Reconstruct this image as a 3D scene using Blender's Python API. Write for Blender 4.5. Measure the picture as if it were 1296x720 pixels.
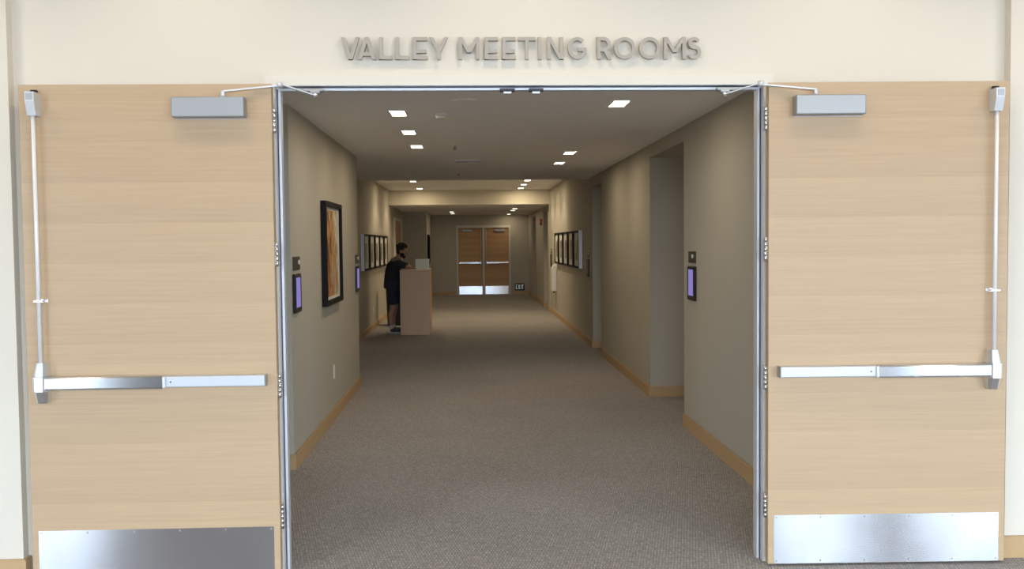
import bpy, bmesh, math, random
from mathutils import Vector, Matrix
R = math.radians
PI = math.pi
random.seed(7)
for o in list(bpy.data.objects):
    bpy.data.objects.remove(o)
S = bpy.context.scene
C = S.collection

# ------------------------------------------------------------------ camera
F_PX, YAW, PITCH, ROLL = 1192.67, 0.043026, 0.043868, -0.009747
CAM = Vector((-0.26287, -4.71111, 1.64952))
def camera():
    cd = bpy.data.cameras.new('camera')
    cd.sensor_fit = 'HORIZONTAL'; cd.sensor_width = 36.0
    cd.lens = F_PX * 36.0 / 1296.0
    cd.clip_start = 0.05; cd.clip_end = 200
    o = bpy.data.objects.new('camera', cd); C.objects.link(o)
    fwd = Vector((math.sin(YAW)*math.cos(PITCH), math.cos(YAW)*math.cos(PITCH), -math.sin(PITCH)))
    right = Vector((math.cos(YAW), -math.sin(YAW), 0))
    up = right.cross(fwd)
    r2 = right*math.cos(ROLL) + up*math.sin(ROLL)
    u2 = -right*math.sin(ROLL) + up*math.cos(ROLL)
    m = Matrix(((r2.x, u2.x, -fwd.x, CAM.x), (r2.y, u2.y, -fwd.y, CAM.y), (r2.z, u2.z, -fwd.z, CAM.z), (0, 0, 0, 1)))
    o.matrix_world = m
    S.camera = o
camera()

# ------------------------------------------------------------------ light and exposure
SKY = 17.0             # overcast sky seen through the lobby windows
WARM_LAMP = 52.0       # ceiling downlights of the lobby, just in front of the door wall
HALL_LAMP = 8.5       # recessed downlights of the hallway
S.view_settings.view_transform = 'Standard'
S.view_settings.look = 'None'
S.view_settings.gamma = 1.0
S.view_settings.use_curve_mapping = False
S.view_settings.exposure = -0.32
S.cycles.use_denoising = True
S.cycles.max_bounces = 10
S.cycles.diffuse_bounces = 6
S.cycles.sample_clamp_indirect = 6.0
w = bpy.data.worlds.new('overcast_sky'); S.world = w
w.use_nodes = True
bg = w.node_tree.nodes['Background']
bg.inputs['Color'].default_value = (0.74, 0.87, 1.0, 1)
bg.inputs['Strength'].default_value = SKY

def light(kind, name, loc, energy, color, parent=None, rot=(0, 0, 0), **kw):
    ld = bpy.data.lights.new(name, kind); ld.energy = energy; ld.color = color
    for k, v in kw.items(): setattr(ld, k, v)
    o = bpy.data.objects.new(name, ld); C.objects.link(o)
    o.location = loc; o.rotation_euler = rot
    if parent: o.parent = parent
    return o

# window portals: they only guide the sampling of the sky through the real openings
for (x0, x1) in ((-11.0, -6.05), (-2.6, 3.0), (3.6, 5.15), (5.9, 11.0)):
    p = light('AREA', 'window_portal', ((x0+x1)/2, -9.95, 1.75), 1, (1, 1, 1), rot=(R(90), 0, 0),
              shape='RECTANGLE', size=x1-x0, size_y=3.4)
    p.data.cycles.is_portal = True

# ------------------------------------------------------------------ materials
MATS = {}
def nd(nt, t, **kw):
    n = nt.nodes.new(t)
    for k, v in kw.items(): setattr(n, k, v)
    return n
def mat(name, color, rough=0.6, metal=0.0, spec=None, noise=0.0, nscale=20, bump=0.0, bscale=300, coat=0):
    m = bpy.data.materials.new(name); m.use_nodes = True
    nt = m.node_tree; b = nt.nodes['Principled BSDF']
    b.inputs['Base Color'].default_value = (*color, 1)
    b.inputs['Roughness'].default_value = rough
    b.inputs['Metallic'].default_value = metal
    if spec is not None: b.inputs['Specular IOR Level'].default_value = spec
    if coat: b.inputs['Coat Weight'].default_value = coat
    if noise or bump:
        tc = nd(nt, 'ShaderNodeTexCoord')
    if noise:
        n = nd(nt, 'ShaderNodeTexNoise'); n.inputs['Scale'].default_value = nscale; n.inputs['Detail'].default_value = 4
        nt.links.new(tc.outputs['Object'], n.inputs['Vector'])
        mx = nd(nt, 'ShaderNodeMix', data_type='RGBA')
        mx.inputs['A'].default_value = (*[c*(1-noise) for c in color], 1)
        mx.inputs['B'].default_value = (*[min(1, c*(1+noise)) for c in color], 1)
        nt.links.new(n.outputs['Fac'], mx.inputs['Factor']); nt.links.new(mx.outputs['Result'], b.inputs['Base Color'])
    if bump:
        n = nd(nt, 'ShaderNodeTexNoise'); n.inputs['Scale'].default_value = bscale; n.inputs['Detail'].default_value = 2
        nt.links.new(tc.outputs['Object'], n.inputs['Vector'])
        bp = nd(nt, 'ShaderNodeBump'); bp.inputs['Strength'].default_value = bump; bp.inputs['Distance'].default_value = 0.002
        nt.links.new(n.outputs['Fac'], bp.inputs['Height']); nt.links.new(bp.outputs['Normal'], b.inputs['Normal'])
    MATS[name] = m
    return m
def emit(name, color, strength):
    m = bpy.data.materials.new(name); m.use_nodes = True
    nt = m.node_tree; nt.nodes.remove(nt.nodes['Principled BSDF'])
    e = nd(nt, 'ShaderNodeEmission'); e.inputs['Color'].default_value = (*color, 1); e.inputs['Strength'].default_value = strength
    nt.links.new(e.outputs[0], nt.nodes['Material Output'].inputs['Surface'])
    MATS[name] = m
    return m
def ramp(nt, stops, interp='LINEAR'):
    r = nd(nt, 'ShaderNodeValToRGB'); r.color_ramp.interpolation = interp
    e = r.color_ramp.elements
    while len(e) < len(stops): e.new(0.5)
    for el, (p, c) in zip(e, stops):
        el.position = p; el.color = (*c, 1)
    return r

def veneer(name, base, pitch=0.098, band=0.07, grain=0.14, axis='Z', rough=0.45):
    """flat-cut wood veneer: leaves stacked along one axis, each with its own tone, fine grain along the other"""
    m = bpy.data.materials.new(name); m.use_nodes = True
    nt = m.node_tree; b = nt.nodes['Principled BSDF']; L = nt.links.new
    b.inputs['Roughness'].default_value = rough
    b.inputs['Specular IOR Level'].default_value = 0.35
    tc = nd(nt, 'ShaderNodeTexCoord'); sp = nd(nt, 'ShaderNodeSeparateXYZ'); L(tc.outputs['Object'], sp.inputs[0])
    h = sp.outputs[axis]
    d = nd(nt, 'ShaderNodeMath', operation='DIVIDE'); d.inputs[1].default_value = pitch; L(h, d.inputs[0])
    fl = nd(nt, 'ShaderNodeMath', operation='FLOOR'); L(d.outputs[0], fl.inputs[0])
    fr = nd(nt, 'ShaderNodeMath', operation='FRACT'); L(d.outputs[0], fr.inputs[0])
    wn = nd(nt, 'ShaderNodeTexWhiteNoise', noise_dimensions='1D'); L(fl.outputs[0], wn.inputs['W'])
    # grain: noise squeezed across, stretched along
    mp = nd(nt, 'ShaderNodeMapping')
    mp.inputs['Scale'].default_value = (2.2, 2.2, 95) if axis == 'Z' else (95, 95, 2.2)
    L(tc.outputs['Object'], mp.inputs[0])
    n1 = nd(nt, 'ShaderNodeTexNoise'); n1.inputs['Scale'].default_value = 1.0; n1.inputs['Detail'].default_value = 5; n1.inputs['Roughness'].default_value = 0.6
    n1.noise_dimensions = '4D'; L(mp.outputs[0], n1.inputs['Vector']); L(fl.outputs[0], n1.inputs['W'])
    # slow tone running through each leaf
    sub = nd(nt, 'ShaderNodeMath', operation='SUBTRACT'); L(fr.outputs[0], sub.inputs[0]); sub.inputs[1].default_value = 0.5
    m1 = nd(nt, 'ShaderNodeMath', operation='MULTIPLY'); L(sub.outputs[0], m1.inputs[0]); m1.inputs[1].default_value = band*0.8
    m2 = nd(nt, 'ShaderNodeMath', operation='MULTIPLY_ADD'); L(wn.outputs['Value'], m2.inputs[0]); m2.inputs[1].default_value = band; L(m1.outputs[0], m2.inputs[2])
    gs = nd(nt, 'ShaderNodeMath', operation='SUBTRACT'); L(n1.outputs['Fac'], gs.inputs[0]); gs.inputs[1].default_value = 0.5
    m3 = nd(nt, 'ShaderNodeMath', operation='MULTIPLY_ADD'); L(gs.outputs[0], m3.inputs[0]); m3.inputs[1].default_value = grain*2; L(m2.outputs[0], m3.inputs[2])
    ad = nd(nt, 'ShaderNodeMath', operation='ADD'); L(m3.outputs[0], ad.inputs[0]); ad.inputs[1].default_value = 1.0 - band/2
    vm = nd(nt, 'ShaderNodeVectorMath', operation='SCALE'); vm.inputs[0].default_value = base; L(ad.outputs[0], vm.inputs['Scale'])
    L(vm.outputs[0], b.inputs['Base Color'])
    bp = nd(nt, 'ShaderNodeBump'); bp.inputs['Strength'].default_value = 0.05; bp.inputs['Distance'].default_value = 0.001
    L(n1.outputs['Fac'], bp.inputs['Height']); L(bp.outputs['Normal'], b.inputs['Normal'])
    MATS[name] = m
    return m

def brushed(name, color, rough=0.22, aniso=0.9, rot=0.0, smudge=0.05):
    m = bpy.data.materials.new(name); m.use_nodes = True
    nt = m.node_tree; b = nt.nodes['Principled BSDF']; L = nt.links.new
    b.inputs['Base Color'].default_value = (*color, 1); b.inputs['Metallic'].default_value = 1.0
    b.inputs['Roughness'].default_value = rough
    b.inputs['Anisotropic'].default_value = aniso; b.inputs['Anisotropic Rotation'].default_value = rot
    tg = nd(nt, 'ShaderNodeTangent', direction_type='UV_MAP'); tg.uv_map = 'UVMap'
    L(tg.outputs[0], b.inputs['Tangent'])
    tc = nd(nt, 'ShaderNodeTexCoord')
    n = nd(nt, 'ShaderNodeTexNoise'); n.inputs['Scale'].default_value = 6; n.inputs['Detail'].default_value = 3
    L(tc.outputs['Object'], n.inputs['Vector'])
    r = nd(nt, 'ShaderNodeMapRange'); r.inputs['From Min'].default_value = 0.3; r.inputs['From Max'].default_value = 0.7
    r.inputs['To Min'].default_value = rough - smudge; r.inputs['To Max'].default_value = rough + smudge
    L(n.outputs['Fac'], r.inputs['Value']); L(r.outputs[0], b.inputs['Roughness'])
    MATS[name] = m
    return m

def carpet_mat():
    m = bpy.data.materials.new('carpet'); m.use_nodes = True
    nt = m.node_tree; b = nt.nodes['Principled BSDF']; L = nt.links.new
    b.inputs['Roughness'].default_value = 0.95; b.inputs['Specular IOR Level'].default_value = 0.1
    b.inputs['Sheen Weight'].default_value = 0.15
    tc = nd(nt, 'ShaderNodeTexCoord')
    br = nd(nt, 'ShaderNodeTexBrick'); br.offset = 0.5
    br.inputs['Scale'].default_value = 1.0
    br.inputs['Color1'].default_value = (0.43, 0.40, 0.385, 1); br.inputs['Color2'].default_value = (0.30, 0.277, 0.265, 1)
    br.inputs['Mortar'].default_value = (0.23, 0.211, 0.20, 1)
    br.inputs['Mortar Size'].default_value = 0.0035; br.inputs['Mortar Smooth'].default_value = 0.3
    br.inputs['Brick Width'].default_value = 0.016; br.inputs['Row Height'].default_value = 0.034
    L(tc.outputs['Object'], br.inputs['Vector'])
    # yarn rows of uneven strength
    n0 = nd(nt, 'ShaderNodeTexNoise'); n0.inputs['Scale'].default_value = 1.0; n0.inputs['Detail'].default_value = 3
    mp = nd(nt, 'ShaderNodeMapping'); mp.inputs['Scale'].default_value = (160, 25, 1); L(tc.outputs['Object'], mp.inputs[0]); L(mp.outputs[0], n0.inputs['Vector'])
    n1 = nd(nt, 'ShaderNodeTexNoise'); n1.inputs['Scale'].default_value = 1.3; n1.inputs['Detail'].default_value = 3
    L(tc.outputs['Object'], n1.inputs['Vector'])
    r0 = nd(nt, 'ShaderNodeMapRange'); r0.inputs['From Min'].default_value = 0.3; r0.inputs['From Max'].default_value = 0.7
    r0.inputs['To Min'].default_value = 0.68; r0.inputs['To Max'].default_value = 1.32; L(n0.outputs['Fac'], r0.inputs['Value'])
    r1 = nd(nt, 'ShaderNodeMapRange'); r1.inputs['From Min'].default_value = 0.3; r1.inputs['From Max'].default_value = 0.7
    r1.inputs['To Min'].default_value = 0.95; r1.inputs['To Max'].default_value = 1.05; L(n1.outputs['Fac'], r1.inputs['Value'])
    mu = nd(nt, 'ShaderNodeMath', operation='MULTIPLY'); L(r0.outputs[0], mu.inputs[0]); L(r1.outputs[0], mu.inputs[1])
    vm = nd(nt, 'ShaderNodeVectorMath', operation='SCALE'); L(br.outputs['Color'], vm.inputs[0]); L(mu.outputs[0], vm.inputs['Scale'])
    L(vm.outputs[0], b.inputs['Base Color'])
    bp = nd(nt, 'ShaderNodeBump'); bp.inputs['Strength'].default_value = 0.5; bp.inputs['Distance'].default_value = 0.003
    L(br.outputs['Fac'], bp.inputs['Height']); bp.invert = True
    L(bp.outputs['Normal'], b.inputs['Normal'])
    MATS['carpet'] = m
    return m

def art_mat():
    """abstract print: rust, ochre, cream and grey-green washes"""
    m = bpy.data.materials.new('abstract_print'); m.use_nodes = True
    nt = m.node_tree; b = nt.nodes['Principled BSDF']; L = nt.links.new
    b.inputs['Roughness'].default_value = 0.35
    tc = nd(nt, 'ShaderNodeTexCoord'); mp = nd(nt, 'ShaderNodeMapping'); mp.inputs['Scale'].default_value = (1, 3.2, 2.2)
    L(tc.outputs['Object'], mp.inputs[0])
    n = nd(nt, 'ShaderNodeTexNoise'); n.inputs['Scale'].default_value = 1.7; n.inputs['Detail'].default_value = 7; n.inputs['Distortion'].default_value = 1.6
    L(mp.outputs[0], n.inputs['Vector'])
    sp = nd(nt, 'ShaderNodeSeparateXYZ'); L(tc.outputs['Object'], sp.inputs[0])
    g = nd(nt, 'ShaderNodeMath', operation='MULTIPLY_ADD'); L(sp.outputs['Y'], g.inputs[0]); g.inputs[1].default_value = 0.42; L(n.outputs['Fac'], g.inputs[2])
    r = ramp(nt, [(0.26, (0.10, 0.035, 0.015)), (0.40, (0.46, 0.17, 0.045)), (0.50, (0.62, 0.33, 0.10)), (0.58, (0.30, 0.14, 0.06)),
                  (0.66, (0.66, 0.56, 0.38)), (0.76, (0.42, 0.40, 0.30)), (0.86, (0.72, 0.70, 0.60))])
    c = nd(nt, 'ShaderNodeMath', operation='MULTIPLY_ADD'); L(g.outputs[0], c.inputs[0]); c.inputs[1].default_value = 1.75; c.inputs[2].default_value = -0.375
    L(c.outputs[0], r.inputs[0]); L(r.outputs[0], b.inputs['Base Color'])
    MATS['art'] = m
    return m

def photo_mat():
    m = bpy.data.materials.new('framed_photo'); m.use_nodes = True
    nt = m.node_tree; b = nt.nodes['Principled BSDF']; L = nt.links.new
    b.inputs['Roughness'].default_value = 0.3
    tc = nd(nt, 'ShaderNodeTexCoord')
    n = nd(nt, 'ShaderNodeTexNoise'); n.inputs['Scale'].default_value = 5; n.inputs['Detail'].default_value = 5
    oi = nd(nt, 'ShaderNodeObjectInfo'); ad = nd(nt, 'ShaderNodeVectorMath', operation='ADD')
    L(tc.outputs['Object'], ad.inputs[0]); L(oi.outputs['Location'], ad.inputs[1]); L(ad.outputs[0], n.inputs['Vector'])
    r = ramp(nt, [(0.3, (0.10, 0.08, 0.05)), (0.5, (0.28, 0.24, 0.16)), (0.7, (0.48, 0.46, 0.40))])
    L(n.outputs['Fac'], r.inputs[0]); L(r.outputs[0], b.inputs['Base Color'])
    MATS['photo'] = m
    return m

mat('lobby_paint', (0.705, 0.650, 0.565), 0.85, noise=0.015, nscale=2, bump=0.06, bscale=180)
mat('hall_paint', (0.455, 0.425, 0.36), 0.85, noise=0.03, nscale=2, bump=0.08, bscale=180)
mat('hall_ceiling', (0.93, 0.93, 0.94), 0.9, noise=0.015, nscale=3)
mat('header_paint', (0.62, 0.58, 0.48), 0.9)
mat('rear_paint', (0.09, 0.09, 0.10), 0.8)
veneer('door_oak', (0.505, 0.358, 0.224), band=0.05)
veneer('far_door_oak', (0.46, 0.28, 0.135), pitch=0.10, band=0.12)
veneer('base_oak', (0.50, 0.335, 0.175), pitch=0.5, band=0.02, grain=0.10)
veneer('podium_oak', (0.68, 0.47, 0.31), pitch=0.31, band=0.05, grain=0.10, axis='X')
brushed('steel', (0.70, 0.72, 0.78), 0.235, 0.99, 0.25, 0.015)
brushed('bar_steel', (0.58, 0.60, 0.64), 0.26, 0.98, 0.25, 0.015)
mat('chrome', (0.76, 0.78, 0.81), 0.28, 1.0)
mat('satin_alu', (0.66, 0.67, 0.70), 0.45, 0.35)
mat('rail_alu', (0.60, 0.63, 0.69), 0.35, 0.3)
mat('rod_alu', (0.80, 0.79, 0.80), 0.4, 0.1)
mat('closer_paint', (0.36, 0.36, 0.365), 0.42, 0.45)
mat('frame_metal', (0.66, 0.67, 0.72), 0.40, 0.25)
mat('frame_cream', (0.73, 0.68, 0.60), 0.6)
mat('gasket', (0.06, 0.06, 0.09), 0.7)
mat('sign_metal', (0.405, 0.362, 0.315), 0.55, 0.0)
mat('letter_back', (0.42, 0.40, 0.37), 0.6, 0.2)
mat('black_plastic', (0.012, 0.011, 0.014), 0.35)
mat('dark_screen', (0.16, 0.155, 0.16), 0.2)
mat('black_wood', (0.010, 0.009, 0.010), 0.6, spec=0.15)
mat('bronze_plate', (0.10, 0.085, 0.065), 0.4, 0.6)
mat('white_plastic', (0.78, 0.77, 0.74), 0.45)
mat('mat_board', (0.68, 0.67, 0.62), 0.8)
mat('daylit_side', (0.62, 0.61, 0.66), 0.4, 0.3)  # paler than the black frame sides: daylight put into the colour
mat('dark_metal', (0.05, 0.05, 0.06), 0.45, 0.8)
mat('grey_frame', (0.66, 0.63, 0.58), 0.55)
mat('red_plastic', (0.45, 0.03, 0.02), 0.4)
mat('box_card', (0.84, 0.86, 0.78), 0.6)
mat('vent_paint', (0.84, 0.83, 0.84), 0.5)
mat('pavement', (0.35, 0.34, 0.32), 0.9, noise=0.1, nscale=1)
mat('skin', (0.42, 0.235, 0.155), 0.55)
mat('hair', (0.018, 0.011, 0.008), 0.8, noise=0.5, nscale=60)
mat('shirt', (0.022, 0.021, 0.024), 0.9)
mat('shirt_yoke', (0.19, 0.175, 0.165), 0.9)
mat('shorts', (0.022, 0.024, 0.045), 0.9, noise=0.2, nscale=30)
mat('sock', (0.60, 0.58, 0.56), 0.9)
mat('shoe', (0.05, 0.05, 0.065), 0.7)
mat('sole', (0.50, 0.50, 0.50), 0.7)
mat('eye', (0.03, 0.02, 0.02), 0.2)
mat('navy_bin', (0.010, 0.011, 0.02), 0.5)
mat('exit_black', (0.006, 0.008, 0.006), 0.8, spec=0.1)
emit('exit_letter', (0.70, 0.74, 0.68), 0.42)
emit('screen', (0.40, 0.34, 0.92), 0.75)
emit('lens', (1.0, 0.93, 0.80), 5.0)
emit('lobby_lens', (1.0, 0.86, 0.66), 8.0)
carpet_mat(); art_mat(); photo_mat()

# ------------------------------------------------------------------ mesh helpers
def obj(name, bm, material, parent=None, smooth=False, loc=None):
    me = bpy.data.meshes.new(name)
    bm.normal_update(); bm.to_mesh(me); bm.free()
    ms = material if isinstance(material, (list, tuple)) else [material]
    for k in ms: me.materials.append(MATS[k])
    if smooth:
        for p in me.polygons: p.use_smooth = True
    o = bpy.data.objects.new(name, me); C.objects.link(o)
    if parent: o.parent = parent
    if loc: o.location = loc
    return o
def box(bm, x0, x1, y0, y1, z0, z1, bevel=0.0, seg=2, mi=0):
    if x0 > x1: x0, x1 = x1, x0
    if y0 > y1: y0, y1 = y1, y0
    v = [bm.verts.new((x, y, z)) for x in (x0, x1) for y in (y0, y1) for z in (z0, z1)]
    fs = [(0, 1, 3, 2), (4, 6, 7, 5), (0, 4, 5, 1), (2, 3, 7, 6), (0, 2, 6, 4), (1, 5, 7, 3)]
    f = [bm.faces.new([v[i] for i in q]) for q in fs]
    for a in f: a.material_index = mi
    if bevel:
        es = list({e for a in f for e in a.edges})
        r = bmesh.ops.bevel(bm, geom=es, offset=bevel, segments=seg, affect='EDGES', profile=0.5)
        for a in r['faces']: a.material_index = mi
    return v
def BX(*a, **k):
    bm = bmesh.new(); box(bm, *a, **k); return bm
def cyl(bm, p0, p1, r0, r1=None, n=16, caps=True, mi=0):
    p0, p1 = Vector(p0), Vector(p1); r1 = r0 if r1 is None else r1
    d = (p1-p0).normalized(); a = d.orthogonal().normalized(); b = d.cross(a)
    A = [bm.verts.new(p0 + (a*math.cos(t)+b*math.sin(t))*r0) for t in [2*PI*i/n for i in range(n)]]
    B = [bm.verts.new(p1 + (a*math.cos(t)+b*math.sin(t))*r1) for t in [2*PI*i/n for i in range(n)]]
    for i in range(n):
        f = bm.faces.new((A[i], A[(i+1) % n], B[(i+1) % n], B[i])); f.material_index = mi
        f.smooth = True
    if caps:
        bm.faces.new(A[::-1]).material_index = mi; bm.faces.new(B).material_index = mi
def prism(bm, pts, ext, mi=0):
    """polygon pts (3D, planar) extruded by vector ext"""
    ext = Vector(ext)
    A = [bm.verts.new(p) for p in pts]; B = [bm.verts.new(Vector(p)+ext) for p in pts]
    n = len(A)
    fs = [bm.faces.new(A), bm.faces.new(B[::-1])]
    for i in range(n): fs.append(bm.faces.new((A[i], B[i], B[(i+1) % n], A[(i+1) % n])))
    for f in fs: f.material_index = mi
    bmesh.ops.recalc_face_normals(bm, faces=fs)
def uv_xz(o):
    """planar UV (u along x, v along z) so the brushed grain has a direction"""
    me = o.data; uv = me.uv_layers.new(name='UVMap')
    for l in me.loops:
        c = me.vertices[l.vertex_index].co
        uv.data[l.index].uv = (c.x + 0.37*c.y, c.z + 0.21*c.y)
    return o
def ball(bm, c, r, seg=12, rings=8, mi=0):
    """ellipsoid"""
    r = Vector(r) if hasattr(r, '__len__') else Vector((r, r, r))
    m = Matrix.Translation(c) @ Matrix.Diagonal((r.x, r.y, r.z, 1))
    res = bmesh.ops.create_uvsphere(bm, u_segments=seg, v_segments=rings, radius=1, matrix=m)
    for v in res['verts']:
        for f in v.link_faces: f.smooth = True; f.material_index = mi
def tag(o, label=None, cat=None, group=None, kind=None):
    if label: o['label'] = label
    if cat: o['category'] = cat
    if group: o['group'] = group
    if kind: o['kind'] = kind
    return o
def empty(name, loc, rz=0.0):
    o = bpy.data.objects.new(name, None); C.objects.link(o)
    o.location = loc; o.rotation_euler = (0, 0, rz); o.empty_display_size = 0.1
    return o
def struct(name, bm, m, parent=None):
    o = obj(name, bm, m, parent)
    if parent is None: o['kind'] = 'structure'
    return o
def copy_tree(o, parent=None):
    c = o.copy(); C.objects.link(c)
    if parent: c.parent = parent; c.matrix_parent_inverse = o.matrix_parent_inverse.copy()
    for ch in list(o.children): copy_tree(ch, c)
    return c

# ================================================================== THE SETTING
XL, XR, XLF, XRF = -1.58, 1.63, -2.187, 1.60
ZC, ZC2, ZC3, ZLOB = 2.67, 2.92, 2.57, 3.6
YW, YI = 0.05, 0.17            # niche wall face, inner face of the door wall
Y_END = 25.6
bm = BX(-12.2, 12.2, -10.2, 26.0, -0.12, 0.0)
tag(struct('floor', bm, 'carpet'), 'brown grey woven carpet running from the lobby through the hallway')

# front wall around the double doors, with a shallow niche the open doors fold into
bm = bmesh.new()
box(bm, -2.495, -1.272, YW, YI, 0, ZLOB)
box(bm, 1.272, 2.48, YW, YI, 0, ZLOB)
box(bm, -1.272, 1.272, YW, YI, 2.487, ZLOB)
box(bm, -12, -2.495, -0.005, YI, 0, ZLOB)
box(bm, 2.48, 12, -0.005, YI, 0, ZLOB)
tag(struct('wall_front', bm, 'lobby_paint'), 'cream lobby wall around the open double doors')
bm = bmesh.new()
box(bm, -12.2, 12.2, -10.2, YI, ZLOB, ZLOB+0.2)
struct('ceiling_lobby', bm, 'lobby_paint')
bm = bmesh.new()
box(bm, -12.2, -12, -10.2, YI, 0, ZLOB); struct('wall_lobby_left', bm, 'lobby_paint')
bm = bmesh.new()
box(bm, 12, 12.2, -10.2, YI, 0, ZLOB); struct('wall_lobby_right', bm, 'lobby_paint')
bm = bmesh.new()
for x0, x1 in ((-12, -11), (-6.05, -2.6), (3.0, 3.6), (5.15, 5.9), (11.0, 12.0)): box(bm, x0, x1, -10.2, -10, 0, ZLOB)
for x0, x1 in ((-11, -6.05), (-2.6, 3.0), (3.6, 5.15), (5.9, 11)): box(bm, x0, x1, -10.2, -10, 3.45, ZLOB)
struct('wall_lobby_back', bm, 'rear_paint')
for k, (x0, x1) in enumerate(((-11, -6.05), (-2.6, 3.0), (3.6, 5.15), (5.9, 11))):
    n = max(1, round((x1-x0)/2.2)); bm = bmesh.new()
    box(bm, x0, x1, -10.14, -10.06, 0, 0.06); box(bm, x0, x1, -10.14, -10.06, 3.39, 3.45)
    for i in range(n+1):
        xx = x0 + (x1-x0)*i/n; xx = min(max(xx, x0+0.03), x1-0.03)
        box(bm, xx-0.03, xx+0.03, -10.14, -10.06, 0.06, 3.39)
    struct('window_%d' % (k+1), bm, 'frame_metal')
struct('ground', BX(-60, 60, -80, -10.2, -0.3, -0.02), 'pavement')

# hallway walls
bm = bmesh.new()
box(bm, -2.4, -2.1, YI, 2.228, 0, ZC)                # back of the alcove behind the door wall
box(bm, -2.4, XL, 2.228, 6.33, 0, ZC)
tag(struct('wall_left_near', bm, 'hall_paint'), 'taupe left hallway wall nearest the doors')
bm = bmesh.new()
box(bm, -2.4, XLF, 6.33, 22.36, 0, ZC2)
tag(struct('wall_left_far', bm, 'hall_paint'), 'taupe left hallway wall set back behind the podium')
bm = bmesh.new()
box(bm, -2.4, -1.53, 22.36, Y_END, 0, ZC3)
tag(struct('wall_left_end', bm, 'hall_paint'), 'taupe wall block closing off the left side near the far doors')
bm = bmesh.new()
segs = [(YI, 3.607, XR), (5.198, 8.88, XR), (9.93, 17.7, XR), (17.7, 18.15, XRF), (19.41, 22.29, XRF), (23.48, Y_END, XRF)]
for y0, y1, xf in segs: box(bm, xf, 2.45, y0, y1, 0, ZC2)
for y0, y1, zt, xf in ((3.607, 5.198, 2.537, XR), (8.88, 9.93, 2.51, XR), (18.15, 19.41, 2.42, XRF), (22.29, 23.48, 2.40, XRF)):
    box(bm, xf, 2.45, y0, y1, zt, ZC2); box(bm, 2.36, 2.45, y0, y1, 0, zt)
tag(struct('wall_right', bm, 'hall_paint'), 'taupe right hallway wall with door recesses')
bm = bmesh.new()
box(bm, -2.4, -0.74, Y_END, Y_END+0.2, 0, ZC3)
box(bm, 1.02, 2.45, Y_END, Y_END+0.2, 0, ZC3)
box(bm, -0.74, 1.02, Y_END, Y_END+0.2, 2.235, ZC3)
box(bm, -0.74, 1.02, Y_END+0.15, Y_END+0.2, 0, 2.235)
tag(struct('wall_far', bm, 'hall_paint'), 'taupe end wall of the hallway with the far double doors')
struct('ceiling_near', BX(-2.4, 2.45, YI, 10.5, ZC, ZC+0.35), 'hall_ceiling')
struct('ceiling_middle', BX(-2.4, 2.45, 10.5, 17.7, ZC2, ZC2+0.1), 'hall_ceiling')
struct('ceiling_far', BX(-2.4, 2.45, 17.7, Y_END+0.2, ZC3, ZC3+0.45), 'hall_ceiling')
tag(struct('trim_1', BX(XLF, XR, 17.66, 17.70, ZC3, ZC2), 'header_paint'), 'pale dropped header band across the hallway ceiling')

# baseboards: oak boards with an eased top
def board(bm, x0, x1, y0, y1, h=0.112):
    box(bm, x0, x1, y0, y1, 0, h-0.008)
    ex = 0.003
    box(bm, min(x0, x1)+ex, max(x0, x1)-ex, min(y0, y1)+ex, max(y0, y1)-ex, h-0.008, h)
T = 0.018
bm = bmesh.new()
board(bm, -2.1, XL+T, 2.228-T, 2.228); board(bm, XL, XL+T, 2.228, 6.33); board(bm, -2.1, -2.1+T, YI, 2.228-T)
board(bm, XLF, XL+T, 6.33, 6.33+T)
tag(struct('baseboard_left_near', bm, 'base_oak'), 'light oak baseboard along the near left hallway wall')
bm = bmesh.new()
board(bm, XLF, XLF+T, 6.33+T, 18.45); board(bm, XLF, -1.53+T, 22.36-T, 22.36); board(bm, -1.53, -1.53+T, 22.36, Y_END-T)
tag(struct('baseboard_left_far', bm, 'base_oak'), 'light oak baseboard on the left wall behind the podium')
bm = bmesh.new()
for y0, y1, xf in segs:
    board(bm, xf-T, xf, y0, y1)
for y, xf in ((5.198, XR), (9.93, XR), (19.41, XRF), (23.48, XRF)): board(bm, xf, 2.36, y-T, y)
for y, xf in ((3.607, XR), (8.88, XR), (18.15, XRF), (22.29, XRF)): board(bm, xf, 2.36, y, y+T)
tag(struct('baseboard_right', bm, 'base_oak'), 'light oak baseboard along the right hallway wall and its recesses')
bm = bmesh.new()
board(bm, -1.53+T, -0.80, Y_END-T, Y_END); board(bm, 1.08, XRF-T, Y_END-T, Y_END)
tag(struct('baseboard_far', bm, 'base_oak'), 'light oak baseboard on the end wall beside the far doors')
bm = bmesh.new()
board(bm, -12, -2.495+T, -0.005-T, -0.005); board(bm, -2.495, -2.495+T, -0.005, YW); board(bm, 2.48-T, 12, -0.005-T, -0.005); board(bm, 2.48-T, 2.48, -0.005, YW)
tag(struct('baseboard_front', bm, 'base_oak'), 'light oak baseboard on the lobby wall beside the open doors')

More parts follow.
